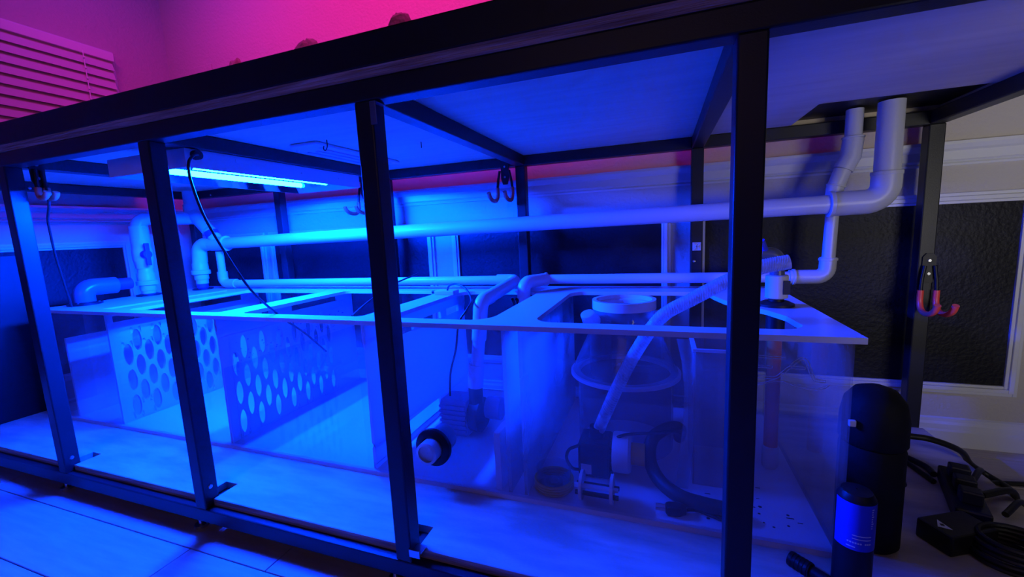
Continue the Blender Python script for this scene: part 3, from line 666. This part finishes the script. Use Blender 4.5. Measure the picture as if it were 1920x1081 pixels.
ang = [math.radians(-175 + 190 * i / n) for i in range(n + 1)]
vs = [V((.222 + .0284 * math.cos(a), .150 + .0284 * math.sin(a), z)) for a in ang for z in (.17, .254)]
lb.add(vs, [(2 * i, 2 * i + 2, 2 * i + 3, 2 * i + 1) for i in range(n)], True); lb = lb.build('label', 'label', bt)
tx = MB(); random.seed(5)
def strip(a0, a1, z0, z1):
    k = 4; aa = [math.radians(a0 + (a1 - a0) * i / k) for i in range(k + 1)]
    tx.add([V((.222 + .0288 * math.cos(a), .150 + .0288 * math.sin(a), z)) for a in aa for z in (z0, z1)], [(2 * i, 2 * i + 2, 2 * i + 3, 2 * i + 1) for i in range(k)])
for i in range(9): strip(-62, -54 - (3 if i % 3 else 0), .246 - .0042 * i, .248 - .0042 * i)
for z in (.197, .191): strip(-115, -60, z, z + .0016)
for i in range(10):
    if i != 6: strip(-128 + 7 * i, -123 + 7 * i, .183, .1858)
strip(-130, -105, .1755, .1775)
stuff(tx.build('print_lines', 'print', bt))
kb = thing('threaded_fitting', 'short black threaded fitting lying on the plywood beside the bottle', 'fitting', (.17, .16, .069))
T = [(.150, .185, .0835), (.215, .1, .0835)]
MB().tube([(.140, .190, .0835), (.168, .165, .0835)], .0138, 18).build('cap', 'black', kb, bevel=.001)
MB().tube([(.166, .167, .0835), (.205, .132, .0835)], .0105, 16).build('shank', 'black', kb)
for k in range(5): MB().tube([(.143 + .005 * k, .1873 - .0045 * k, .0835), (.1455 + .005 * k, .185 - .0045 * k, .0835)], .0145, 18).build('ridge', 'black', kb)
ad = thing('power_adapter', 'black power adapter with a white triangular warning mark on the plywood', 'adapter', (.455, .35, .069))
T = Matrix.Translation((.465, .345, .069)) @ Matrix.Rotation(math.radians(28), 4, 'Z')
MB().box(-.055, .055, -.032, .032, .0005, .042, T).build('case', 'black', ad, bevel=.004)
tri = [T @ V(p) for p in ((-.046, .0, .0426), (-.030, -.014, .0426), (-.026, .016, .0426))]
mk = MB().add([p for p in tri] + [p + V((0, 0, .0006)) for p in tri], [(2, 1, 0), (3, 4, 5), (0, 1, 4, 3), (1, 2, 5, 4), (2, 0, 3, 5)]).build('warning_mark', 'print', ad)
c0 = T @ V((-.034, .001, .0434)); MB().box(c0.x - .003, c0.x + .003, c0.y - .003, c0.y + .003, c0.z - .0001, c0.z + .0004).build('symbol', 'ink', mk)
pw = thing('power_strip', 'black power strip with plugs at the end of the plywood, behind the adapter', 'power strip', (.545, .47, .069))
T = Matrix.Translation((.555, .50, .069)) @ Matrix.Rotation(math.radians(72), 4, 'Z')
MB().box(-.10, .10, -.028, .028, .0005, .036, T).build('case', 'black', pw, bevel=.004)
for k in range(3): MB().box(-.075 + .055 * k, -.045 + .055 * k, -.018, .018, .0365, .066, T).build('plug', 'black', pw, bevel=.004)
cl = thing('cable_coil', 'coil of black cable piled at the plywood edge, below the adapter', 'cable', (.52, .33, .069))
for k in range(5): MB().tube([(.525 + (.052 + .003 * (k % 2)) * math.cos(a / 32 * 6.283) + .003 * k, .315 + (.050 - .002 * k) * math.sin(a / 32 * 6.283), .0755 + .0095 * k) for a in range(32)], .0048, 8, closed=True).build('loop', 'rubber', cl)
MB().box(.56, .578, .285, .30, .07, .125).build('cable_tie', 'metal', cl, bevel=.003)
cords = [([(.38, .45, .17), (.425, .60, .181), (.49, .62, .165), (.549, .62, .161), (.63, .66, .12), (.72, .78, .03), (.77, .80, -.008), (.784, .74, -.0125), (.748, .678, -.0125), (.71, .60, -.005), (.676, .56, .079), (.60, .52, .083)], .0075, 'thick black cord arching from the canister out over the floor by the baseboard'),
         ([(.39, .42, .20), (.46, .62, .13), (.52, .70, .0775), (.552, .64, .0775), (.552, .60, .078)], .0075, 'thick black cord sloping from the canister to the power strip, near the post'),
         ([(.40, .40, .15), (.47, .58, .11), (.515, .665, .0765), (.53, .60, .0765), (.535, .565, .077)], .0065, 'thinner black cord running beside the thick one to the power strip'),
         ([(.60, .56, .083), (.668, .65, .079), (.72, .73, .0), (.775, .771, -.0135), (.90, .79, -.0135), (1.1, .80, -.0135)], .0065, 'black cord running from the power strip along the floor out of frame'),
         ([(.60, .45, .083), (.668, .52, .078), (.71, .56, .0), (.78, .62, -.0135), (1.0, .68, -.0135)], .006, 'black cord dropping off the plywood edge in front of the other cords')]
for pts, rr_, lab in cords: tag(MB().tube(smooth(pts), rr_, 10).build('extension_cord', 'rubber'), lab, 'cord')
